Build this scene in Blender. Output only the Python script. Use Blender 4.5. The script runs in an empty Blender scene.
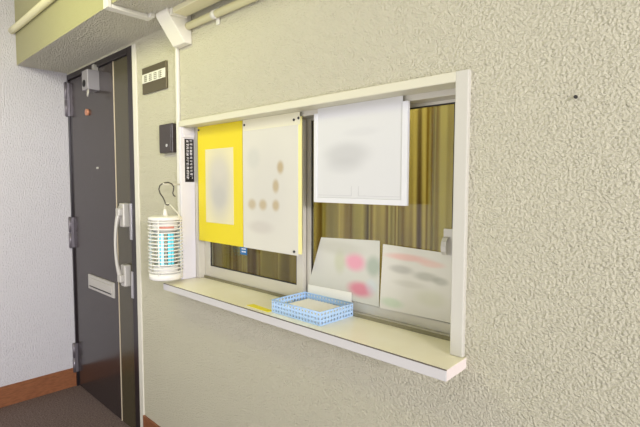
import bpy, bmesh, math, random
from mathutils import Vector, Matrix
random.seed(7)
S = bpy.context.scene
COL = S.collection

# ------------------------------------------------------------------ camera
cam_d = bpy.data.cameras.new('camera')
cam_d.sensor_width = 36.0
cam_d.lens = 36.0 * 458.75 / 640.0
cam_d.clip_start = 0.05
cam = bpy.data.objects.new('camera', cam_d)
COL.objects.link(cam)
r_ = Vector((0.724358, 0.689418, 0.002818))
u_ = Vector((-0.046420, 0.044693, 0.997922))
f_ = Vector((-0.687859, 0.722984, -0.064377))
cam.matrix_world = Matrix(((r_.x, u_.x, -f_.x, 3.22639), (r_.y, u_.y, -f_.y, -1.04391),
                           (r_.z, u_.z, -f_.z, 1.34336), (0, 0, 0, 1)))
S.camera = cam

# ------------------------------------------------------------------ light
w = bpy.data.worlds.new('daylight')
S.world = w
w.use_nodes = True
bg = w.node_tree.nodes['Background']
# soft sky above; brighter lower half added to light the beam underside
nt_ = w.node_tree
tc_ = nt_.nodes.new('ShaderNodeTexCoord'); sp_ = nt_.nodes.new('ShaderNodeSeparateXYZ')
mr_ = nt_.nodes.new('ShaderNodeMapRange'); mr_.interpolation_type = 'SMOOTHSTEP'
mr_.inputs['From Min'].default_value = -0.25; mr_.inputs['From Max'].default_value = 0.15
mc_ = nt_.nodes.new('ShaderNodeMix'); mc_.data_type = 'RGBA'
mc_.inputs[6].default_value = (1.62, 1.57, 1.58, 1); mc_.inputs[7].default_value = (0.60, 0.61, 0.66, 1)
nt_.links.new(tc_.outputs['Generated'], sp_.inputs[0]); nt_.links.new(sp_.outputs[2], mr_.inputs[0])
nt_.links.new(mr_.outputs[0], mc_.inputs[0]); nt_.links.new(mc_.outputs[2], bg.inputs[0])
bg.inputs[1].default_value = 1.0

def area(name, loc, aim, sx, sy, power, color):
    d = bpy.data.lights.new(name, 'AREA')
    d.shape = 'RECTANGLE'; d.size = sx; d.size_y = sy
    d.energy = power; d.color = color
    o = bpy.data.objects.new(name, d)
    COL.objects.link(o)
    o.location = loc
    o.rotation_euler = (Vector(aim) - Vector(loc)).to_track_quat('-Z', 'Y').to_euler()
    return o
area('open_side_daylight', (13.0, -4.4, 3.2), (2.4, 0.0, 1.2), 2.6, 1.6, 1000, (0.97, 0.94, 1.0))
area('corridor_fluorescent', (1.3, -0.95, 2.2), (1.35, 0.0, 1.6), 1.2, 0.25, 6.5, (0.96, 1.0, 0.34))
area('curtain_fill_light', (2.1, 1.2, 2.5), (2.1, 0.9, 0.0), 1.2, 0.6, 100, (1.0, 0.95, 0.80))  # unseen area light added in the office to brighten the curtains
S.view_settings.view_transform = 'Standard'
S.view_settings.look = 'None'
S.view_settings.gamma = 1.0
S.view_settings.use_curve_mapping = False
S.view_settings.exposure = -0.07

# ------------------------------------------------------------------ materials
def lin(c):
    return tuple((v / 255 / 12.92) if v / 255 <= 0.04045 else ((v / 255 + 0.055) / 1.055) ** 2.4 for v in c) + (1,)

def mat(name, rgb, rough=0.5, metal=0.0, spec=0.5):
    m = bpy.data.materials.new(name)
    m.use_nodes = True
    b = m.node_tree.nodes['Principled BSDF']
    b.inputs['Base Color'].default_value = lin(rgb)
    b.inputs['Roughness'].default_value = rough
    b.inputs['Metallic'].default_value = metal
    b.inputs['Specular IOR Level'].default_value = spec
    return m

def node(m, t, **kw):
    n = m.node_tree.nodes.new(t)
    for k, v in kw.items():
        setattr(n, k, v)
    return n

def link(m, a, b):
    m.node_tree.links.new(a, b)

def bump(m, scale, dist, strength=1.0, detail=3.0, rough=0.55, stretch=(1, 1, 1), second=None):
    b = m.node_tree.nodes['Principled BSDF']
    tc = node(m, 'ShaderNodeTexCoord')
    mp = node(m, 'ShaderNodeMapping')
    mp.inputs['Scale'].default_value = stretch
    link(m, tc.outputs['Object'], mp.inputs['Vector'])
    nz = node(m, 'ShaderNodeTexNoise')
    nz.inputs['Scale'].default_value = scale
    nz.inputs['Detail'].default_value = detail
    nz.inputs['Roughness'].default_value = rough
    link(m, mp.outputs[0], nz.inputs['Vector'])
    h = nz.outputs[0]
    if second:
        v = node(m, 'ShaderNodeTexVoronoi', feature='SMOOTH_F1')
        v.inputs['Scale'].default_value = second
        v.inputs['Smoothness'].default_value = 0.6
        link(m, mp.outputs[0], v.inputs['Vector'])
        mx = node(m, 'ShaderNodeMath', operation='MULTIPLY_ADD')
        mx.inputs[1].default_value = -0.5
        link(m, v.outputs[0], mx.inputs[0])
        link(m, h, mx.inputs[2])
        h = mx.outputs[0]
    bp = node(m, 'ShaderNodeBump')
    bp.inputs['Strength'].default_value = strength
    bp.inputs['Distance'].default_value = dist
    link(m, h, bp.inputs['Height'])
    link(m, bp.outputs[0], b.inputs['Normal'])
    return h

def mottled(m, a, b, scale, stretch=(1, 1, 1), detail=4.0, lo=0.35, hi=0.65):
    tc = node(m, 'ShaderNodeTexCoord')
    mp = node(m, 'ShaderNodeMapping'); mp.inputs['Scale'].default_value = stretch
    nz = node(m, 'ShaderNodeTexNoise')
    nz.inputs['Scale'].default_value = scale; nz.inputs['Detail'].default_value = detail
    cr = node(m, 'ShaderNodeValToRGB')
    cr.color_ramp.elements[0].position = lo; cr.color_ramp.elements[0].color = lin(a)
    cr.color_ramp.elements[1].position = hi; cr.color_ramp.elements[1].color = lin(b)
    link(m, tc.outputs['Object'], mp.inputs[0]); link(m, mp.outputs[0], nz.inputs['Vector'])
    link(m, nz.outputs[0], cr.inputs[0])
    link(m, cr.outputs[0], m.node_tree.nodes['Principled BSDF'].inputs['Base Color'])

def sheet_mat(name, rgb, blobs, origin, rough=0.5):
    """printed paper: soft colour patches (x, z, half width, half height, colour, amount) in metres"""
    m = mat(name, rgb, rough, spec=0.35)
    tc = node(m, 'ShaderNodeTexCoord')
    col = None
    rgbn = node(m, 'ShaderNodeRGB'); rgbn.outputs[0].default_value = lin(rgb)
    col = rgbn.outputs[0]
    for (x, z, hx, hz, c, amt) in blobs:
        s = node(m, 'ShaderNodeVectorMath', operation='SUBTRACT')
        s.inputs[1].default_value = (x - origin[0], 0, z - origin[2])
        link(m, tc.outputs['Object'], s.inputs[0])
        k = node(m, 'ShaderNodeVectorMath', operation='MULTIPLY')
        k.inputs[1].default_value = (1 / hx, 0, 1 / hz)
        link(m, s.outputs[0], k.inputs[0])
        # rounded-box distance: the larger of |x|, |z| mixed with the length
        ln = node(m, 'ShaderNodeVectorMath', operation='LENGTH'); link(m, k.outputs[0], ln.inputs[0])
        mr = node(m, 'ShaderNodeMapRange', interpolation_type='SMOOTHSTEP')
        mr.inputs['From Min'].default_value = 0.35; mr.inputs['From Max'].default_value = 1.15
        mr.inputs['To Min'].default_value = amt; mr.inputs['To Max'].default_value = 0
        link(m, ln.outputs['Value'], mr.inputs['Value'])
        mx = node(m, 'ShaderNodeMix', data_type='RGBA')
        mx.inputs[7].default_value = lin(c)
        link(m, mr.outputs[0], mx.inputs[0]); link(m, col, mx.inputs[6])
        col = mx.outputs[2]
    link(m, col, m.node_tree.nodes['Principled BSDF'].inputs['Base Color'])
    return m

def glass_mat(name, tint, rough=0.02):
    m = bpy.data.materials.new(name); m.use_nodes = True
    nt = m.node_tree
    for n in list(nt.nodes):
        if n.type != 'OUTPUT_MATERIAL': nt.nodes.remove(n)
    out = [n for n in nt.nodes if n.type == 'OUTPUT_MATERIAL'][0]
    t = node(m, 'ShaderNodeBsdfTransparent'); t.inputs[0].default_value = tint
    g = node(m, 'ShaderNodeBsdfGlossy'); g.inputs['Roughness'].default_value = rough
    lw = node(m, 'ShaderNodeLayerWeight'); lw.inputs[0].default_value = 0.5
    pw = node(m, 'ShaderNodeMath', operation='POWER'); pw.inputs[1].default_value = 5.0
    fr = node(m, 'ShaderNodeMath', operation='MULTIPLY_ADD'); fr.inputs[1].default_value = 0.96; fr.inputs[2].default_value = 0.04
    link(m, lw.outputs['Facing'], pw.inputs[0]); link(m, pw.outputs[0], fr.inputs[0])
    mx = node(m, 'ShaderNodeMixShader')
    link(m, fr.outputs[0], mx.inputs[0]); link(m, t.outputs[0], mx.inputs[1]); link(m, g.outputs[0], mx.inputs[2])
    link(m, mx.outputs[0], out.inputs[0])
    return m

M = {}
M['wall'] = mat('sprayed_wall', (218, 213, 189), 0.75, spec=0.25); bump(M['wall'], 148, 0.0120, 1.0, 3, 0.65, second=185)
M['wall_left'] = mat('linen_wallpaper', (210, 207, 210), 0.8, spec=0.2); bump(M['wall_left'], 95, 0.010, 0.9, 2.5, 0.55, (1, 1.5, 0.8))
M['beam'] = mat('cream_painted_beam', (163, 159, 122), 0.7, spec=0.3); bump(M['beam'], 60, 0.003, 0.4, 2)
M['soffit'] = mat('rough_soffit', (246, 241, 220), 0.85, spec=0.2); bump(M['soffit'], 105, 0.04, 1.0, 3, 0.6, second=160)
M['ceiling'] = mat('plain_ceiling', (225, 222, 205), 0.85)
M['floor'] = mat('speckled_floor', (92, 80, 74), 0.75, spec=0.25); mottled(M['floor'], (92, 78, 74), (134, 116, 110), 130, detail=3); bump(M['floor'], 150, 0.006, 0.7)
M['baseboard'] = mat('brown_vinyl_baseboard', (136, 84, 52), 0.45); mottled(M['baseboard'], (128, 78, 48), (146, 92, 58), 30, (1, 1, 4))
M['door'] = mat('dark_brown_steel', (52, 44, 43), 0.22, spec=0.6); bump(M['door'], 500, 0.0004, 0.25)
M['door_olive_reflection'] = mat('steel_with_olive_reflection', (70, 64, 44), 0.25, spec=0.6)  # same door steel, yellowish reflection mixed into the base colour
M['door_frame'] = mat('black_steel_frame', (34, 27, 30), 0.3)
M['bead'] = mat('pale_bead', (196, 182, 158), 0.4)
M['white_trim'] = mat('white_trim', (222, 218, 204), 0.5)
M['cream_trim'] = mat('cream_painted_trim', (214, 210, 188), 0.5)
M['jamb'] = mat('painted_jamb', (203, 200, 188), 0.45)
M['reveal'] = mat('white_reveal', (222, 219, 223), 0.4)
M['alu'] = mat('satin_aluminium', (190, 188, 186), 0.38, 0.55)
M['alu_dark'] = mat('dark_gasket', (50, 47, 44), 0.6)
M['sash'] = mat('sash_aluminium', (208, 204, 192), 0.4, 0.35)
M['steel'] = mat('brushed_steel', (205, 203, 206), 0.3, 0.8)
M['hinge'] = mat('dull_hinge_steel', (132, 126, 132), 0.42, 0.6)
M['steel_pale'] = mat('pale_handle_grey', (194, 190, 183), 0.4, 0.2)
M['shelf'] = mat('cream_laminate', (236, 230, 200), 0.28); mottled(M['shelf'], (243, 237, 208), (248, 243, 218), 8)
M['shelf_edge'] = mat('white_edge_band', (206, 203, 201), 0.4)
M['shelf_line'] = mat('dark_laminate_line', (96, 88, 80), 0.6)
M['pipe'] = mat('painted_pipe', (222, 216, 178), 0.5)
M['duct'] = mat('white_plastic_duct', (222, 219, 209), 0.4)
M['duct_cream'] = mat('cream_plastic_cover', (232, 228, 214), 0.42)
M['black_plastic'] = mat('dark_plastic', (58, 50, 48), 0.35)
M['plate'] = mat('olive_plate', (98, 90, 66), 0.35, 0.4)
M['plate_white'] = mat('white_name_strip', (226, 224, 210), 0.5)
M['ink'] = mat('dark_ink', (128, 126, 110), 0.6)
M['label_black'] = mat('black_sticker', (20, 16, 24), 0.4)
M['label_white'] = mat('white_lettering', (238, 235, 240), 0.5)
M['yellow'] = mat('yellow_plastic', (240, 226, 40), 0.4)
M['yellow_pale'] = mat('pale_yellow_edge', (238, 230, 156), 0.4)
M['clear'] = mat('milky_sleeve', (228, 224, 196), 0.3)
M['white_plastic'] = mat('white_plastic', (224, 224, 225), 0.35)
M['white_plastic_soft'] = mat('lamp_white', (236, 233, 226), 0.4)
M['grey_line'] = mat('grey_line', (196, 195, 196), 0.5)
M['blue_plastic'] = mat('pale_blue_plastic', (176, 206, 240), 0.4)
M['paper'] = mat('white_paper', (240, 238, 230), 0.7)
M['blue'] = mat('blue_tag', (20, 100, 160), 0.45)
M['wire_dark'] = mat('dark_wire', (66, 60, 52), 0.35, 0.6)
M['wire_pale'] = mat('pale_wire', (226, 222, 206), 0.4, 0.2)
M['grid_metal'] = mat('killer_grid', (120, 122, 120), 0.4, 0.6)
M['pink'] = mat('salmon_label', (226, 150, 130), 0.5)
M['peep'] = mat('copper_lens', (200, 136, 104), 0.3, 0.3)
M['brown_dark'] = mat('dark_hole', (16, 13, 14), 0.7)
M['room'] = mat('office_wall', (120, 108, 88), 0.8)
M['bare_wood'] = mat('bare_end_grain', (232, 220, 214), 0.5)
M['glass'] = glass_mat('window_glass', (0.86, 0.88, 0.80, 1))
uv = bpy.data.materials.new('cyan_tube_light'); uv.use_nodes = True
b_ = uv.node_tree.nodes['Principled BSDF']
b_.inputs['Base Color'].default_value = lin((120, 225, 240))
b_.inputs['Emission Color'].default_value = lin((80, 215, 235))
b_.inputs['Emission Strength'].default_value = 0.42
M['uv'] = uv
M['uv_core'] = uv.copy(); M['uv_core'].name = 'bright_tube_core'
M['uv_core'].node_tree.nodes['Principled BSDF'].inputs['Emission Color'].default_value = lin((190, 245, 250))
M['uv_core'].node_tree.nodes['Principled BSDF'].inputs['Emission Strength'].default_value = 1.3

def curtain_mat(name, stops, scale):
    m = mat(name, (120, 100, 50), 0.85, spec=0.1)
    tc = node(m, 'ShaderNodeTexCoord')
    mp = node(m, 'ShaderNodeMapping'); mp.inputs['Scale'].default_value = (scale, 0, 0.12)
    nz = node(m, 'ShaderNodeTexNoise'); nz.inputs['Scale'].default_value = 1.0; nz.inputs['Detail'].default_value = 2.0
    cr = node(m, 'ShaderNodeValToRGB'); cr.color_ramp.interpolation = 'EASE'
    e = cr.color_ramp.elements
    e[0].position = stops[0][0]; e[0].color = lin(stops[0][1])
    e[1].position = stops[-1][0]; e[1].color = lin(stops[-1][1])
    for p, c in stops[1:-1]:
        q = e.new(p); q.color = lin(c)
    link(m, tc.outputs['Object'], mp.inputs[0]); link(m, mp.outputs[0], nz.inputs['Vector'])
    link(m, nz.outputs[0], cr.inputs[0])
    link(m, cr.outputs[0], m.node_tree.nodes['Principled BSDF'].inputs['Base Color'])
    return m
def translucent(m, amt):
    nt = m.node_tree
    out = [n for n in nt.nodes if n.type == 'OUTPUT_MATERIAL'][0]
    b = nt.nodes['Principled BSDF']
    src = b.inputs['Base Color'].links[0].from_socket
    t = node(m, 'ShaderNodeBsdfTranslucent'); link(m, src, t.inputs[0])
    mx = node(m, 'ShaderNodeMixShader'); mx.inputs[0].default_value = amt
    link(m, b.outputs[0], mx.inputs[1]); link(m, t.outputs[0], mx.inputs[2]); link(m, mx.outputs[0], out.inputs[0])
M['curtain'] = curtain_mat('striped_gold_curtain', [(0.30, (78, 52, 28)), (0.40, (168, 152, 84)), (0.47, (192, 180, 112)),
                           (0.53, (140, 112, 40)), (0.60, (206, 190, 120)), (0.70, (90, 58, 26))], 15)
translucent(M['curtain'], 0.45)

# ------------------------------------------------------------------ mesh helpers
def BM():
    return bmesh.new()

def box(bm, x0, x1, y0, y1, z0, z1, bev=0.0, seg=2):
    v = [bm.verts.new(p) for p in ((x0, y0, z0), (x1, y0, z0), (x1, y1, z0), (x0, y1, z0),
                                   (x0, y0, z1), (x1, y0, z1), (x1, y1, z1), (x0, y1, z1))]
    fs = [bm.faces.new([v[i] for i in q]) for q in ((3, 2, 1, 0), (4, 5, 6, 7), (0, 1, 5, 4), (1, 2, 6, 5), (2, 3, 7, 6), (3, 0, 4, 7))]
    if bev:
        es = list({e for f in fs for e in f.edges})
        bmesh.ops.bevel(bm, geom=es, offset=bev, segments=seg, affect='EDGES', profile=0.5)
    return bm

def prism(bm, pts, vec, bev=0.0):
    """closed polygon pts (3-D) extruded along vec"""
    vec = Vector(vec)
    a = [bm.verts.new(p) for p in pts]
    b = [bm.verts.new(Vector(p) + vec) for p in pts]
    n = len(pts)
    fs = [bm.faces.new(a[::-1]), bm.faces.new(b)]
    for i in range(n):
        fs.append(bm.faces.new((a[i], a[(i + 1) % n], b[(i + 1) % n], b[i])))
    if bev:
        es = list({e for f in fs for e in f.edges})
        bmesh.ops.bevel(bm, geom=es, offset=bev, segments=2, affect='EDGES', profile=0.5)
    bmesh.ops.recalc_face_normals(bm, faces=bm.faces[:])
    return bm

def tube(bm, pts, r, n=10, closed=False, caps=True):
    """swept circle along points; r is a number or a list"""
    pts = [Vector(p) for p in pts]
    N = len(pts)
    rings = []
    prev = None
    for i, p in enumerate(pts):
        if closed:
            t = (pts[(i + 1) % N] - pts[i - 1]).normalized()
        else:
            t = (pts[min(i + 1, N - 1)] - pts[max(i - 1, 0)]).normalized()
        if prev is None:
            a = t.orthogonal().normalized()
        else:
            a = (prev - t * prev.dot(t)).normalized()
        prev = a
        c = t.cross(a)
        rr = r[i] if isinstance(r, (list, tuple)) else r
        rings.append([bm.verts.new(p + (a * math.cos(k * 2 * math.pi / n) + c * math.sin(k * 2 * math.pi / n)) * rr) for k in range(n)])
    last = N if closed else N - 1
    for i in range(last):
        A, B = rings[i], rings[(i + 1) % N]
        for k in range(n):
            bm.faces.new((A[k], A[(k + 1) % n], B[(k + 1) % n], B[k])).smooth = True
    if not closed and caps:
        bm.faces.new(rings[0][::-1]); bm.faces.new(rings[-1])
    return bm

def lathe(bm, prof, cx, cy, n=32, smooth=True):
    """profile of (radius, z) turned about the vertical through cx, cy"""
    rings = []
    for (r, z) in prof:
        if r < 1e-6:
            rings.append([bm.verts.new((cx, cy, z))])
        else:
            rings.append([bm.verts.new((cx + r * math.cos(2 * math.pi * k / n), cy + r * math.sin(2 * math.pi * k / n), z)) for k in range(n)])
    for A, B in zip(rings, rings[1:]):
        for k in range(n):
            if len(A) == 1 and len(B) == 1: continue
            if len(A) == 1: f = bm.faces.new((A[0], B[(k + 1) % n], B[k]))
            elif len(B) == 1: f = bm.faces.new((A[k], A[(k + 1) % n], B[0]))
            else: f = bm.faces.new((A[k], A[(k + 1) % n], B[(k + 1) % n], B[k]))
            f.smooth = smooth
    bmesh.ops.recalc_face_normals(bm, faces=bm.faces[:])
    return bm

def cyl_y(bm, x, z, y0, y1, r, n=20):
    tube(bm, [(x, y0, z), (x, y1, z)], r, n)
    return bm

def origin_of(o):
    v = Vector(o.location)
    while o.parent:
        o = o.parent
        v += o.location
    return v

def obj(name, bm, m, parent=None, loc=None):
    """one mesh object from a bmesh given in world metres"""
    base = origin_of(parent) if parent else Vector(loc or (0, 0, 0))
    bmesh.ops.translate(bm, verts=bm.verts[:], vec=-base)
    me = bpy.data.meshes.new(name)
    bm.to_mesh(me); bm.free()
    if m: me.materials.append(m)
    o = bpy.data.objects.new(name, me)
    COL.objects.link(o)
    if parent: o.parent = parent
    else: o.location = base
    return o

def thing(name, label, cat, loc, group=None):
    o = bpy.data.objects.new(name, None)
    o.empty_display_size = 0.05
    COL.objects.link(o)
    o.location = loc
    o['label'] = label; o['category'] = cat
    if group: o['group'] = group
    return o

def tag(o, label, cat, group=None):
    o['label'] = label; o['category'] = cat
    if group: o['group'] = group
    return o

def struct(name, bm, m, parent=None, label=None):
    o = obj(name, bm, m, parent)
    if not parent: o['kind'] = 'structure'
    if label: o['label'] = label
    return o

def struct_root(name, loc=(0, 0, 0)):
    o = bpy.data.objects.new(name, None)
    COL.objects.link(o); o.location = loc
    o['kind'] = 'structure'
    return o

# ------------------------------------------------------------------ the setting
T = 0.13
ZS = 2.042          # underside of the beam over the door
bm = BM()
box(bm, -0.13, 5.4, -1.3, 0.0, -0.1, 0.0); box(bm, -0.13, 5.4, 0.0, 2.6, -0.1, 0.0)
struct('floor', bm, M['floor'])

bm = BM()           # main wall with openings for the door and the counter window
box(bm, 0.985, 1.40, 0, T, 0, 2.6)
box(bm, 1.40, 2.70, 0, T, 0, 0.893)
box(bm, 1.40, 2.70, 0, T, 1.60, 2.6)
box(bm, 2.70, 5.4, 0, T, 0, 2.6)
box(bm, 0.0, 0.985, 0, T, 2.03, 2.6)
struct('wall_back', bm, M['wall'])
struct('wall_left', box(BM(), -0.13, 0.0, -2.2, T, 0, 2.6), M['wall_left'])
struct('ceiling', box(BM(), -0.13, 5.4, -2.2, T, 2.6, 2.7), M['ceiling'])
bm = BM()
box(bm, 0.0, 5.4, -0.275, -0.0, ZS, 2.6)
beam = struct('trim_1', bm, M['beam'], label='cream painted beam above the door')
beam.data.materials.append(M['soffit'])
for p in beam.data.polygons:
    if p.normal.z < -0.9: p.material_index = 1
# office behind the window
bm = BM()
box(bm, 0.6, 0.7, T, 2.2, 0, 2.6); box(bm, 3.6, 3.7, T, 2.2, 0, 2.6); box(bm, 0.6, 3.7, 2.2, 2.3, 0, 2.6)
struct('wall_office', bm, M['room'])
struct('ceiling_office', box(BM(), 0.6, 3.7, T, 2.3, 2.6, 2.7), M['room'])
# baseboards
struct('baseboard_left', box(BM(), 0.0, 0.008, -2.2, -0.0045, 0, 0.125, 0.001), M['baseboard'])
struct('baseboard_back', box(BM(), 0.985, 5.4, -0.010, 0.0, 0, 0.15, 0.002), M['baseboard'])
# white strip down the right side of the door
struct('trim_2', box(BM(), 0.943, 0.985, -0.006, T, 0, 2.03, 0.002), M['white_trim'])

# ------------------------------------------------------------------ door
door = struct_root('door_1', (0.47, 0.02, 0))
bm = BM()
box(bm, 0.001, 0.018, -0.004, 0.06, 0, 2.03, 0.001)
box(bm, 0.885, 0.943, -0.004, 0.06, 0, 2.03, 0.002)
box(bm, 0.018, 0.885, -0.004, 0.06, 1.998, 2.03, 0.002)
obj('door_frame', bm, M['door_frame'], door)
obj('door_panel', box(BM(), 0.022, 0.690, 0.006, 0.045, 0.008, 1.995, 0.002), M['door'], door)
obj('side_panel', box(BM(), 0.697, 0.882, 0.006, 0.045, 0.008, 1.995, 0.002), M['door_olive_reflection'], door, )['label'] = 'brown strip panel with an olive reflection in its colour'
obj('bead', box(BM(), 0.690, 0.697, 0.003, 0.044, 0.008, 1.995, 0.001), M['bead'], door)
for z0, z1 in ((1.772, 1.980), (0.926, 1.122), (0.098, 0.288)):
    bm = BM()
    zc = (z0 + z1) / 2
    tube(bm, [(0.010, -0.014, z0), (0.010, -0.014, zc - 0.003)], 0.0095, 12)
    tube(bm, [(0.010, -0.014, zc + 0.003), (0.010, -0.014, z1)], 0.0095, 12)
    tube(bm, [(0.010, -0.014, z0 - 0.004), (0.010, -0.014, z1 + 0.004)], 0.006, 10)
    box(bm, 0.012, 0.022, -0.010, 0.006, z0, z1, 0.001)
    obj('hinge', bm, M['hinge'], door)
# mail slot
ms = obj('mail_slot', box(BM(), 0.262, 0.640, -0.002, 0.010, 0.698, 0.786, 0.002), M['steel_pale'], door)
ms['label'] = 'silver letter slot plate'
bm = BM(); box(bm, 0.290, 0.615, -0.006, 0.0, 0.720, 0.768, 0.002)
obj('flap', bm, M['steel_pale'], ms)
obj('slit', box(BM(), 0.295, 0.608, -0.0075, 0.0, 0.716, 0.7215), M['brown_dark'], ms)
# peephole and key hole
bm = BM(); cyl_y(bm, 0.318, 1.765, -0.006, 0.012, 0.019); obj('peephole', bm, M['peep'], door)
bm = BM(); cyl_y(bm, 0.450, 1.432, -0.003, 0.012, 0.006); obj('screw', bm, M['steel_pale'], door)
# door guard box near the top
gd = obj('door_guard', box(BM(), 0.415, 0.502, -0.058, 0.008, 1.868, 1.978, 0.003), mat('pale_steel', (156, 152, 156), 0.45, 0.3), door)
gd['label'] = 'silver box guard'
obj('bracket', box(BM(), 0.462, 0.492, -0.020, 0.006, 1.970, 2.012, 0.002), M['steel_pale'], gd)
bm = BM(); tube(bm, [(0.450, -0.0575, 1.905), (0.450, -0.061, 1.905)], 0.020, 14); obj('lock_hole', bm, M['brown_dark'], gd)
bm = BM(); tube(bm, [(0.478, -0.05, 1.870), (0.478, -0.052, 1.842), (0.486, -0.054, 1.830), (0.495, -0.054, 1.842), (0.495, -0.05, 1.870)], 0.004, 8)
obj('hook', bm, M['steel_pale'], gd)
# pull handle
hd = obj('handle', BM(), None, door)
bm = BM()
for (za, zb) in ((1.115, 1.240), (0.800, 0.915)):
    box(bm, 0.800, 0.850, -0.028, 0.008, za, zb, 0.006)
bm.to_mesh(hd.data); bm.free()
for v in hd.data.vertices: v.co -= origin_of(hd)
hd.data.materials.append(M['steel_pale'])
bm = BM()
path = []
for i in range(13):
    t = i / 12
    z = 0.822 + t * 0.400
    y = -0.024 - 0.036 * math.sin(math.pi * t) ** 0.6
    path.append((0.822, y, z))
tube(bm, path, [0.0075 + 0.006 * abs(2 * i / 12 - 1) ** 2 for i in range(13)], 12)
obj('grip', bm, M['steel_pale'], hd)
bm = BM()
box(bm, 0.806, 0.846, -0.050, -0.026, 1.175, 1.215, 0.005); box(bm, 0.806, 0.846, -0.050, -0.026, 0.825, 0.865, 0.005)
obj('grip_collar', bm, M['steel_pale'], hd)
for (za, zb) in ((1.052, 1.240), (0.745, 0.885)):
    obj('strike_plate', box(BM(), 0.880, 0.902, -0.009, 0.0, za, zb, 0.001), M['steel'], door)

# ------------------------------------------------------------------ window over the counter
XL, XR = 1.411, 2.691
win = struct_root('window_1', (2.05, 0.05, 0.92))
fr = obj('window_frame', box(BM(), XR, 2.725, -0.013, T, 0.921, 1.6135, 0.0025), M['jamb'], win)
obj('header', box(BM(), 1.40, XR + 0.001, -0.013, 0.055, 1.588, 1.613, 0.0025), M['cream_trim'], win)
rv = obj('reveal_board', box(BM(), 1.395, XL, -0.013, 0.055, 0.921, 1.588, 0.0015), M['reveal'], win)
rv['label'] = 'white side board of the opening'
bm = BM(); box(bm, XL, XL + 0.006, -0.004, 0.055, 1.556, 1.5875, 0.002); box(bm, XL, XL + 0.009, 0.0, 0.052, 1.543, 1.556, 0.002)
obj('corner_bracket', bm, M['reveal'], win)
bm = BM()           # aluminium outer frame
box(bm, XL, 1.436, 0.055, 0.130, 0.921, 1.588, 0.001)
box(bm, 2.665, XR, 0.055, 0.130, 0.921, 1.588, 0.001)
box(bm, 1.436, 2.665, 0.055, 0.130, 1.572, 1.600, 0.001)
box(bm, 1.436, 2.665, 0.082, 0.130, 0.905, 0.929, 0.001)
obj('outer_frame', bm, M['sash'], win)
obj('track_gap_shade', box(BM(), 1.436, 2.69, 0.0803, 0.0823, 0.9202, 0.9315), mat('painted_gap_shade', (132, 126, 100), 0.6), win)  # olive strip painted as the shaded track gap behind the shelf

def sash(x0, x1, y0, y1, z0, z1, wl, wr, hb, ht):
    root = obj('sash', BM(), M['sash'], win)
    bm = BM()
    box(bm, x0, x0 + wl, y0, y1, z0, z1, 0.0012)
    box(bm, x1 - wr, x1, y0, y1, z0, z1, 0.0012)
    box(bm, x0 + wl, x1 - wr, y0, y1, z0, z0 + hb, 0.0012)
    box(bm, x0 + wl, x1 - wr, y0, y1, z1 - ht, z1, 0.0012)
    bmesh.ops.translate(bm, verts=bm.verts[:], vec=-origin_of(root))
    bm.to_mesh(root.data); bm.free()
    bm = BM(); ym = (y0 + y1) / 2 + 0.001
    box(bm, x0 + wl - 0.004, x1 - wr + 0.004, ym - 0.002, ym + 0.002, z0 + hb - 0.004, z1 - ht + 0.004)
    obj('glass_pane', bm, M['glass'], root)
    bm = BM()
    g = 0.004
    for (a, b, c, d) in ((x0 + wl, x0 + wl + g, z0 + hb, z1 - ht), (x1 - wr - g, x1 - wr, z0 + hb, z1 - ht),
                         (x0 + wl, x1 - wr, z0 + hb, z0 + hb + g), (x0 + wl, x1 - wr, z1 - ht - g, z1 - ht)):
        box(bm, a, b, y0 + 0.002, ym - 0.002, c, d)
    obj('gasket', bm, M['alu_dark'], root)
    return root
sl = sash(1.437, 2.070, 0.085, 0.1005, 0.930, 1.570, 0.042, 0.034, 0.048, 0.012)
sr = sash(2.060, 2.688, 0.104, 0.1195, 0.930, 1.572, 0.030, 0.056, 0.030, 0.009)
hb = obj('sash_handle', box(BM(), 2.607, 2.640, 0.0995, 0.105, 1.150, 1.222, 0.0015), M['steel_pale'], sr)
bm = BM()           # flat pull that bows out of the plate
arc = [(0.0998, 1.200), (0.090, 1.197), (0.083, 1.188), (0.080, 1.174), (0.082, 1.160), (0.088, 1.152)]
ins = [(y + 0.003, z - 0.001) for y, z in arc]
prism(bm, [(2.610, y, z) for y, z in arc + ins[::-1]], (0.015, 0, 0))
bmesh.ops.translate(bm, verts=bm.verts[:], vec=-origin_of(sr))
tmp = bpy.data.meshes.new('tmp'); bm.to_mesh(tmp); bm.free()
bm = BM(); bm.from_mesh(hb.data); bm.from_mesh(tmp); bm.to_mesh(hb.data); bm.free(); bpy.data.meshes.remove(tmp)

# ------------------------------------------------------------------ curtains in the office
def curtain(name, label, x0, x1, y, z0, z1, folds, amp, ph):
    bm = BM()
    nx, nz = int(folds * 14), 10
    rows = []
    for j in range(nz + 1):
        z = z0 + (z1 - z0) * j / nz
        row = []
        for i in range(nx + 1):
            t = i / nx
            a = amp * (1.15 - 0.4 * j / nz)
            yy = y + a * math.sin(2 * math.pi * folds * t + ph + 0.6 * math.sin(7 * t)) + 0.3 * a * math.sin(2 * math.pi * folds * 2.3 * t)
            row.append(bm.verts.new((x0 + (x1 - x0) * t, yy, z)))
        rows.append(row)
    for a, b in zip(rows, rows[1:]):
        for i in range(nx):
            bm.faces.new((a[i], a[i + 1], b[i + 1], b[i])).smooth = True
    th = bmesh.ops.solidify(bm, geom=bm.faces[:], thickness=0.002)
    for f in bm.faces: f.smooth = True
    o = obj(name, bm, M['curtain'], None, ((x0 + x1) / 2, y, z0))
    return tag(o, label, 'curtain', 'striped curtains behind the window')
curtain('curtain', 'gold and brown striped curtain behind the left window pane', 0.85, 1.985, 0.21, 0.01, 1.72, 9, 0.022, 0.4)
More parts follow.
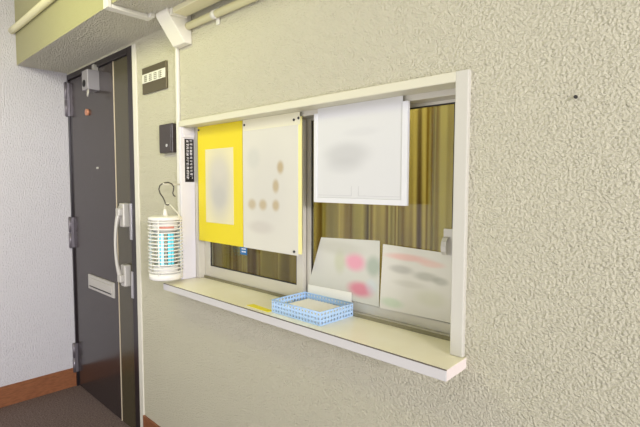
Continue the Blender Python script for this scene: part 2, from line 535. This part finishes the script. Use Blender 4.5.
curtain('curtain', 'olive gold striped curtain behind the right window pane', 1.955, 3.25, 0.24, 0.01, 1.72, 10, 0.024, 2.0)
bm = BM(); tube(bm, [(0.702, 0.225, 1.73), (3.598, 0.225, 1.73)], 0.012, 10)
cr_ = obj('curtain_rail', bm, M['alu'], None, (2.1, 0.225, 1.73))
tag(cr_, 'thin metal rail the striped curtains hang from inside the office', 'curtain rail')

# ------------------------------------------------------------------ counter shelf
sh = thing('counter_shelf', 'long cream counter shelf with white front edge below the window', 'shelf', (2.08, 0.0, 0.893))
bm = BM()
poly = [(1.418, -0.103), (2.732, -0.103), (2.729, 0.0), (2.6905, 0.0), (2.6905, 0.080), (1.4115, 0.080), (1.4115, 0.0)]
prism(bm, [(x, y, 0.8935) for x, y in poly], (0, 0, 0.0265))
obj('shelf_top', bm, M['shelf'], sh)
obj('edge_band', box(BM(), 1.417, 2.7325, -0.107, -0.103, 0.8935, 0.9185, 0.0006), M['shelf_edge'], sh)
obj('seam_line', box(BM(), 1.417, 2.7325, -0.1066, -0.1025, 0.9187, 0.9203), M['shelf_line'], sh)
obj('end_face', prism(BM(), [(2.732, -0.103, 0.8935), (2.7326, -0.103, 0.8935), (2.7296, -0.0002, 0.8935), (2.729, -0.0002, 0.8935)], (0, 0, 0.0255)), M['bare_wood'], sh)['label'] = 'pinkish bare end face'

# ------------------------------------------------------------------ notices on the left sash
o_ = (1.611, 0.05, 1.094)
yn = thing('notice_board', 'yellow framed notice hanging left of the white notice on the window', 'notice', o_)
blobs = [(1.612, 1.33, 0.105, 0.175, (196, 192, 184), 0.97), (1.612, 1.29, 0.06, 0.06, (178, 177, 176), 0.5), (1.612, 1.40, 0.07, 0.05, (206, 200, 190), 0.5)]
obj('yellow_sheet', box(BM(), 1.452, 1.770, 0.047, 0.0545, 1.094, 1.5875, 0.001), sheet_mat('yellow_notice', (226, 206, 36), [], o_, 0.4), yn)
obj('card', box(BM(), 1.512, 1.712, 0.0460, 0.0472, 1.178, 1.488, 0.0004), sheet_mat('grey_white_card', (222, 214, 176), blobs, o_, 0.5), yn)
for (x, z) in ((1.464, 1.574),):
    bm = BM(); cyl_y(bm, x, z, 0.0430, 0.048, 0.004, 10); obj('pin', bm, M['alu_dark'], yn)

o_ = (1.938, 0.05, 1.094)
wn = thing('notice_board', 'white notice in a clear sleeve with yellow edge beside the yellow notice', 'notice', o_)
och = (176, 152, 104)
blobs = [(1.92, 1.33, 0.14, 0.22, (206, 203, 196), 0.7), (1.993, 1.402, 0.022, 0.028, och, 0.75), (1.968, 1.335, 0.022, 0.03, och, 0.7),
         (1.83, 1.265, 0.03, 0.025, och, 0.6), (1.895, 1.265, 0.028, 0.025, och, 0.65), (1.968, 1.265, 0.024, 0.025, och, 0.7),
         (1.84, 1.44, 0.05, 0.05, (196, 196, 190), 0.6), (1.88, 1.18, 0.09, 0.03, (190, 182, 176), 0.5)]
obj('white_sheet', box(BM(), 1.774, 2.084, 0.0465, 0.0525, 1.094, 1.572, 0.001), sheet_mat('white_notice', (213, 210, 200), blobs, o_, 0.45), wn)
obj('sleeve_edge', box(BM(), 2.084, 2.098, 0.0475, 0.0540, 1.100, 1.572, 0.001), M['yellow_pale'], wn)['label'] = 'pale yellow sleeve edge'
obj('top_strip', box(BM(), 1.777, 2.095, 0.0455, 0.0467, 1.545, 1.5876, 0.0004), M['clear'], wn)
for (x, z) in ((1.788, 1.568), (2.066, 1.562), (2.089, 1.566), (2.066, 1.107)):
    bm = BM(); cyl_y(bm, x, z, 0.0430, 0.048, 0.0045, 10); obj('pin', bm, M['alu_dark'], wn)

o_ = (1.765, 0.05, 1.074)
tg = thing('tag', 'small blue tag with white lettering below the yellow notice', 'tag', o_)
obj('tag_body', box(BM(), 1.740, 1.784, 0.0550, 0.0575, 1.062, 1.110, 0.001), M['blue'], tg)
bm = BM()
for z in (1.083, 1.072):
    for x in (1.752, 1.759, 1.767, 1.773): box(bm, x, x + 0.0045, 0.0543, 0.0551, z, z + 0.005)
obj('lettering', bm, M['label_white'], tg)

# white framed panel hanging from the header
o_ = (2.343, 0.048, 1.283)
pn = thing('hanging_panel', 'white framed notice panel hanging from the window header', 'notice panel', o_)
blobs = [(2.30, 1.435, 0.11, 0.045, (184, 184, 184), 0.6), (2.29, 1.40, 0.09, 0.03, (188, 188, 188), 0.4), (2.36, 1.50, 0.08, 0.016, (206, 206, 206), 0.6)]
obj('backing_board', box(BM(), 2.163, 2.523, 0.047, 0.0545, 1.283, 1.572, 0.001), M['white_plastic'], pn)
obj('sheet', box(BM(), 2.178, 2.505, 0.0455, 0.0475, 1.300, 1.5878, 0.0005), sheet_mat('panel_sheet', (214, 214, 213), blobs, o_, 0.5), pn)
bm = BM(); box(bm, 2.163, 2.178, 0.043, 0.0475, 1.283, 1.572, 0.001); obj('side_rail', bm, M['white_plastic'], pn)
bm = BM(); box(bm, 2.505, 2.523, 0.043, 0.0475, 1.283, 1.572, 0.001); obj('side_rail', bm, M['white_plastic'], pn)
bm = BM(); box(bm, 2.178, 2.505, 0.043, 0.0475, 1.283, 1.299, 0.001); obj('bottom_rail', bm, M['white_plastic'], pn)
for (a, b) in ((2.184, 2.322), (2.350, 2.500)):
    bm = BM(); zz = 1.3065
    box(bm, a, b, 0.0452, 0.0458, zz, zz + 0.0016); box(bm, a if a > 2.3 else b, (a if a > 2.3 else b) + 0.0016, 0.0452, 0.0458, zz, zz + 0.030)
    obj('pocket_line', bm, M['grey_line'], pn)

# ------------------------------------------------------------------ posters on the right sash
def poster(name, label, quad, yb, yt, m_rgb, blobs, t=0.0012):
    zb = min(p[1] for p in quad); zt = max(p[1] for p in quad)
    o_ = ((quad[0][0] + quad[1][0]) / 2, yb, zb)
    bm = BM()
    pts = [(x, yb + (yt - yb) * (z - zb) / (zt - zb), z) for x, z in quad]
    prism(bm, pts, (0, t, 0))
    o = obj(name, bm, sheet_mat(label[:20].replace(' ', '_'), m_rgb, blobs, o_, 0.5), None, o_)
    return tag(o, label, 'poster', 'posters leaning in the window')
pk = (226, 96, 150)
poster('poster', 'grey and pink poster leaning in the window behind the blue basket', [(2.074, 0.962), (2.392, 0.962), (2.386, 1.168), (2.136, 1.158)], 0.1005, 0.1085, (204, 203, 194),
       [(2.29, 1.09, 0.052, 0.036, (228, 122, 160), 0.65), (2.315, 1.005, 0.062, 0.030, (214, 66, 118), 0.65), (2.365, 1.085, 0.035, 0.04, (128, 152, 132), 0.54),
        (2.225, 1.085, 0.03, 0.05, (180, 184, 140), 0.43), (2.22, 1.13, 0.12, 0.03, (180, 178, 165), 0.50), (2.36, 1.02, 0.03, 0.03, (190, 208, 220), 0.36)])
poster('poster', 'pale poster with red heading leaning in the window near the handle', [(2.396, 0.961), (2.645, 0.964), (2.638, 1.154), (2.403, 1.160)], 0.0975, 0.1025, (214, 211, 202),
       [(2.49, 1.128, 0.09, 0.013, (226, 160, 150), 0.54), (2.57, 1.118, 0.05, 0.012, (226, 160, 146), 0.40), (2.47, 1.090, 0.05, 0.016, (150, 148, 140), 0.50),
        (2.555, 1.080, 0.05, 0.016, (148, 148, 136), 0.54), (2.60, 1.073, 0.03, 0.014, (130, 132, 120), 0.43), (2.50, 1.05, 0.07, 0.013, (188, 184, 172), 0.43),
        (2.44, 0.985, 0.05, 0.018, (170, 196, 160), 0.50), (2.57, 1.02, 0.06, 0.03, (196, 196, 168), 0.43)])
o_ = (2.16, 0.096, 0.928)
bm = BM()
prism(bm, [(2.083, 0.0945, 0.9285), (2.285, 0.0945, 0.9285), (2.283, 0.097, 0.990), (2.084, 0.097, 0.986)], (0, 0.0015, 0))
tag(obj('paper_card', bm, M['paper'], None, o_), 'blank white card standing between the blue basket and the posters', 'card')

# ------------------------------------------------------------------ basket on the shelf
bx0, bx1, by0, by1, bz0, bz1 = 2.084, 2.304, -0.072, 0.080, 0.9202, 0.9635
bk = thing('basket', 'shallow pale blue perforated basket on the counter shelf', 'basket', ((bx0 + bx1) / 2, 0.0, bz0))
def perforated(bm, P, U, V, nu, nv, hole=0.30):
    """a wall from corner P along U and V, nu x nv cells, a round hole in each"""
    P, U, V = Vector(P), Vector(U), Vector(V)
    cache = {}
    def vert(a, b):
        k = (round(a, 5), round(b, 5))
        if k not in cache: cache[k] = bm.verts.new(P + U * (a / nu) + V * (b / nv))
        return cache[k]
    for i in range(nu):
        for j in range(nv):
            outer = [(0, 0), (.5, 0), (1, 0), (1, .5), (1, 1), (.5, 1), (0, 1), (0, .5)]
            ov = [vert(i + a, j + b) for a, b in outer]
            iv = []
            for k in range(8):
                an = math.radians(225 + 45 * k)
                iv.append(vert(i + .5 + hole * math.cos(an), j + .5 + hole * math.sin(an)))
            for k in range(8):
                bm.faces.new((ov[k], ov[(k + 1) % 8], iv[(k + 1) % 8], iv[k]))
def basket_wall(P, U, V, nu, nv):
    bm = BM(); perforated(bm, P, U, V, nu, nv)
    o = obj('side_wall', bm, M['blue_plastic'], bk)
    md = o.modifiers.new('thickness', 'SOLIDIFY'); md.thickness = 0.0018; md.offset = 0
    return o
H = (0, 0, bz1 - bz0 - 0.004)
basket_wall((bx0, by0, bz0 + 0.002), (bx1 - bx0, 0, 0), H, 16, 3)
basket_wall((bx0, by1, bz0 + 0.002), (bx1 - bx0, 0, 0), H, 16, 3)
basket_wall((bx0, by0, bz0 + 0.002), (0, by1 - by0, 0), H, 11, 3)
basket_wall((bx1, by0, bz0 + 0.002), (0, by1 - by0, 0), H, 11, 3)
bm = BM()
for z in (bz1,):
    tube(bm, [(bx0, by0, z - .002), (bx1, by0, z - .002), (bx1, by1, z - .002), (bx0, by1, z - .002)], 0.0021, 8, closed=True)
obj('rim', bm, M['blue_plastic'], bk)
obj('base', box(BM(), bx0, bx1, by0, by1, bz0, bz0 + 0.002), M['blue_plastic'], bk)
bm = BM(); box(bm, bx0 + 0.035, bx1 - 0.006, by0 + 0.010, by1 - 0.018, bz0 + 0.0022, bz0 + 0.028, 0.001)
tag(obj('paper_stack', bm, M['paper'], None, (2.2, 0, bz0 + 0.002)), 'stack of white paper slips inside the blue basket', 'paper')

# yellow strip stuck on the shelf beside the basket
bm = BM(); prism(bm, [(1.955, -0.078, 0.9201), (2.075, -0.082, 0.9201), (2.076, -0.060, 0.9201), (1.962, -0.052, 0.9201)], (0, 0, 0.0012))
tag(obj('yellow_strip', bm, M['yellow'], None, (2.01, -0.068, 0.92)), 'small yellow strip lying on the shelf left of the blue basket', 'strip')

# ------------------------------------------------------------------ sticker on the reveal
st = thing('sticker', 'narrow black sticker with white lettering on the white side board of the window', 'sticker', (XL, 0.03, 1.35))
obj('black_field', box(BM(), XL, XL + 0.0008, 0.007, 0.052, 1.350, 1.538), M['label_black'], st)
bm = BM(); rnd = random.Random(3)
for cy, zt in ((0.021, 1.528), (0.038, 1.530)):
    z = zt
    while z > 1.36:
        for k in range(4):
            a = rnd.uniform(-0.005, 0.003); b = rnd.uniform(-0.005, 0.004)
            if k % 2: box(bm, XL + .0006, XL + .0013, cy + a, cy + a + 0.0032, z - 0.004 + b * .5, z + 0.004 + b * .3)
            else: box(bm, XL + .0006, XL + .0013, cy - 0.006, cy + 0.005, z + b, z + b + 0.0026)
        z -= 0.0145
obj('lettering', bm, M['label_white'], st)

# ------------------------------------------------------------------ name plate, intercom
np_ = thing('name_plate', 'dark olive name plate with a white lettered strip beside the door', 'name plate', (1.173, 0, 1.77))
obj('plate', box(BM(), 1.060, 1.292, -0.010, 0.0, 1.770, 1.892, 0.0015), M['plate'], np_)
obj('name_strip', box(BM(), 1.062, 1.286, -0.0118, -0.0098, 1.819, 1.861, 0.0006), M['plate_white'], np_)['label'] = 'white lettered strip'
for i in range(4):
    bm = BM()
    cx = 1.098 + i * 0.048
    for dz in (-0.014, -0.005, 0.004, 0.012):
        box(bm, cx - 0.013, cx + 0.013, -0.0122, -0.0116, 1.840 + dz - 0.0016, 1.840 + dz + 0.0016)
    for dx in ((-0.011, 0.0, 0.011), (-0.004, 0.009), (-0.010, 0.010), (-0.012, 0.002))[i]:
        box(bm, cx + dx - 0.0018, cx + dx + 0.0018, -0.0122, -0.0116, 1.840 - 0.015, 1.840 + 0.014)
    obj('character', bm, M['ink'], np_)
ic = thing('intercom', 'small dark brown intercom box on the wall below the name plate', 'intercom', (1.303, 0, 1.48))
obj('body', box(BM(), 1.246, 1.360, -0.024, 0.0, 1.480, 1.608, 0.003), M['black_plastic'], ic)
obj('face_plate', box(BM(), 1.250, 1.352, -0.0265, -0.0235, 1.484, 1.604, 0.001), M['black_plastic'], ic)
bm = BM(); cyl_y(bm, 1.318, 1.512, -0.0285, -0.026, 0.007, 14); obj('button', bm, M['grey_line'], ic)

# ------------------------------------------------------------------ cable ducts, pipes
cc = thing('duct_cover', 'white angled cover box joining the ducts at the top of the wall', 'duct cover', (1.445, 0, 1.905))
bm = BM()
prof = [(-0.0002, ZS - 0.0002), (-0.108, ZS - 0.0002), (-0.108, 2.028), (-0.032, 1.922), (-0.0002, 1.922)]
prism(bm, [(1.398, y, z) for y, z in prof], (0.097, 0, 0), 0.003)
obj('cover', bm, M['duct_cream'], cc)
obj('socket', box(BM(), 1.4955, 1.512, -0.098, -0.026, 2.016, ZS - .0005, 0.002), M['duct_cream'], cc)
bm = BM(); box(bm, 1.512, 5.38, -0.094, -0.030, 2.021, ZS - 0.0003, 0.003)
tag(obj('cable_duct', bm, M['pipe'], None, (3.4, -0.06, 2.022)), 'flat cream cable duct running under the beam right of the cover box', 'cable duct')
bm = BM(); box(bm, 1.330, 1.372, -0.275, -0.1085, 2.026, ZS - 0.0003, 0.003)
box(bm, 1.330, 1.372, -0.292, -0.2753, 2.026, 2.58, 0.003)
box(bm, 1.372, 1.397, -0.128, -0.1085, 2.026, ZS - 0.0003, 0.002)
tag(obj('cable_duct', bm, M['duct'], None, (1.351, -0.19, 2.03)), 'thin white cable duct crossing the beam underside to the cover box', 'cable duct')
bm = BM(); box(bm, 1.376, 1.394, -0.013, 0.0, 0.925, 1.935, 0.003)
tag(obj('cable_duct', bm, M['duct'], None, (1.385, 0, 0.925)), 'narrow white vertical cable duct running down beside the window frame', 'cable duct')
pw = thing('wall_pipe', 'cream pipe clipped along the top of the wall right of the cover box', 'pipe', (3.4, -0.018, 1.99))
bm = BM(); tube(bm, [(1.4955, -0.017, 1.990), (5.38, -0.017, 1.990)], 0.0145, 14); obj('pipe', bm, M['pipe'], pw)
for x in (1.690, 2.9, 4.1):
    bm = BM(); tube(bm, [(x - 0.012, -0.017, 1.990), (x + 0.012, -0.017, 1.990)], 0.0165, 14)
    box(bm, x - 0.010, x + 0.010, -0.006, 0.0, 1.955, 2.020, 0.002)
    obj('pipe_clip', bm, M['duct'], pw)
bm = BM(); tube(bm, [(0.001, -0.294, 2.238), (0.10, -0.294, 2.236), (0.3, -0.294, 2.234), (5.38, -0.294, 2.232)], 0.0185, 16)
tag(obj('beam_pipe', bm, M['pipe'], None, (2.5, -0.294, 2.233)), 'cream painted pipe running along the front face of the beam', 'pipe')
bm = BM(); cyl_y(bm, 2.951, 1.521, -0.006, 0.0, 0.0035, 10)
tag(obj('screw', bm, M['alu_dark'], None, (2.951, 0, 1.521)), 'tiny dark screw alone on the bare wall right of the window', 'screw')

# ------------------------------------------------------------------ insect lantern on its hook
LX, LY, LR = 1.400, -0.084, 0.0690
lz0, lz1 = 0.936, 1.205
lt = thing('insect_lamp', 'white caged insect killer lamp with cyan glow hanging by the shelf', 'insect lamp', (LX, LY, lz0))
bm = BM(); lathe(bm, [(0, lz0), (LR - 0.006, lz0), (LR, lz0 + 0.004), (LR + 0.001, lz0 + 0.026), (LR - 0.004, lz0 + 0.028), (0, lz0 + 0.028)], LX, LY)
obj('base_tray', bm, M['white_plastic_soft'], lt)
bm = BM(); lathe(bm, [(0, lz1), (LR - 0.012, lz1), (LR - 0.002, lz1 - 0.003), (LR, lz1 - 0.008), (LR, lz1 - 0.016), (LR - 0.004, lz1 - 0.016), (0, lz1 - 0.016)], LX, LY)
obj('top_cap', bm, M['white_plastic_soft'], lt)
bm = BM(); lathe(bm, [(0, lz1 + 0.030), (0.005, lz1 + 0.030), (0.008, lz1 + 0.014), (0.012, lz1), (0, lz1)], LX, LY, 16); obj('cable_gland', bm, M['white_plastic_soft'], lt)
nr = 15
for i in range(nr):
    z = lz0 + 0.036 + (lz1 - 0.022 - lz0 - 0.036) * i / (nr - 1)
    bm = BM()
    tube(bm, [(LX + LR * math.cos(2 * math.pi * k / 32), LY + LR * math.sin(2 * math.pi * k / 32), z) for k in range(32)], 0.0030, 6, closed=True)
    obj('cage_ring', bm, M['white_plastic_soft'], lt)
for k in range(4):
    a = math.radians(-52 + 90 * k)
    x, y = LX + (LR - 0.002) * math.cos(a), LY + (LR - 0.002) * math.sin(a)
    bm = BM(); tube(bm, [(x, y, lz0 + 0.02), (x, y, lz1 - 0.01)], 0.0032, 8); obj('cage_bar', bm, M['white_plastic_soft'], lt)
bm = BM(); lathe(bm, [(0, lz1 - 0.016), (0.050, lz1 - 0.016), (0.052, lz1 - 0.05), (0.046, lz1 - 0.066), (0, lz1 - 0.066)], LX, LY, 24)
obj('lamp_socket', bm, M['white_plastic_soft'], lt)
bm = BM(); lathe(bm, [(0, lz0 + 0.060), (0.046, lz0 + 0.060), (0.050, lz0 + 0.052), (0.052, lz0 + 0.028), (0, lz0 + 0.028)], LX, LY, 24)
obj('lower_socket', bm, M['white_plastic_soft'], lt)
tz0, tz1 = lz0 + 0.058, lz1 - 0.064
for dx in (-0.022, 0.022):
    bm = BM(); tube(bm, [(LX + dx * 0.72, LY + dx * 0.69, tz0), (LX + dx * 0.72, LY + dx * 0.69, tz1)], 0.0130, 14)
    obj('tube', bm, M['uv'], lt)['label'] = 'glowing cyan tube'
bm = BM(); tube(bm, [(LX + 0.012, LY - 0.022, tz0), (LX + 0.012, LY - 0.022, tz1)], 0.0055, 10)
obj('tube_core', bm, M['uv_core'], lt)['label'] = 'bright white tube'
for z in (tz0 + 0.002, tz1 - 0.002):
    bm = BM(); tube(bm, [(LX + 0.047 * math.cos(2 * math.pi * k / 28), LY + 0.047 * math.sin(2 * math.pi * k / 28), z) for k in range(28)], 0.0028, 6, closed=True)
    obj('grid_ring', bm, M['grid_metal'], lt)
for k in range(20):
    a = 2 * math.pi * k / 20
    x, y = LX + 0.047 * math.cos(a), LY + 0.047 * math.sin(a)
    bm = BM(); tube(bm, [(x, y, tz0), (x, y, tz1)], 0.0008, 5); obj('grid_wire', bm, M['grid_metal'], lt)
bm = BM()
for k in range(5):
    a0, a1 = math.radians(-55 + 14 * k), math.radians(-55 + 14 * (k + 1))
    R0 = 0.0525
    q = [(LX + R0 * math.cos(a), LY + R0 * math.sin(a)) for a in (a0, a1)]
    vs = [bm.verts.new((q[0][0], q[0][1], lz1 - 0.050)), bm.verts.new((q[1][0], q[1][1], lz1 - 0.050)), bm.verts.new((q[1][0], q[1][1], lz1 - 0.036)), bm.verts.new((q[0][0], q[0][1], lz1 - 0.036))]
    bm.faces.new(vs)
obj('warning_label', bm, M['pink'], lt)['label'] = 'salmon pink label'
bm = BM()   # wire bail
ux, uy = 0.724, 0.689
tube(bm, [(LX - 0.004 * ux, LY - 0.004 * uy, lz1 + 0.028), (LX + 0.002 * ux, LY + 0.002 * uy, lz1 + 0.052), (LX + 0.016 * ux, LY + 0.016 * uy, lz1 + 0.054), (LX + 0.055 * ux, LY + 0.055 * uy, lz1 + 0.012), (LX + 0.062 * ux, LY + 0.062 * uy, lz1 - 0.004)], 0.0022, 8)
obj('bail_wire', bm, M['wire_pale'], lt)

# S-shaped hook hanging over a nail in the wall; the bail hangs in its foot
hp = [(0.010, 0.052), (0.004, 0.046), (-0.004, 0.050), (-0.006, 0.060), (-0.012, 0.078), (-0.022, 0.096), (-0.026, 0.114), (-0.022, 0.130), (-0.010, 0.141), (0.006, 0.143), (0.018, 0.137), (0.025, 0.124), (0.024, 0.110), (0.021, 0.098), (0.024, 0.088), (0.030, 0.083)]
hp = [(a * 1.25 + 0.008, b) for a, b in hp]
bm = BM(); tube(bm, [(LX + a * ux, LY + a * uy, lz1 + b) for a, b in hp], 0.0026, 8)
tag(obj('wire_hook', bm, M['wire_dark'], None, (LX, LY, lz1 + 0.05)), 'dark S-shaped wire hook holding up the caged lamp', 'hook')
hx, hy, hz = LX + 0.003 * ux, LY + 0.003 * uy, lz1 + 0.1365
bm = BM(); tube(bm, [(hx, 0.0, hz - 0.002), (hx, hy - 0.004, hz - 0.001), (hx, hy - 0.010, hz + 0.004)], 0.0032, 8)
tag(obj('nail', bm, M['wire_pale'], None, (hx, 0, hz)), 'pale nail in the wall under the wire hook', 'nail')
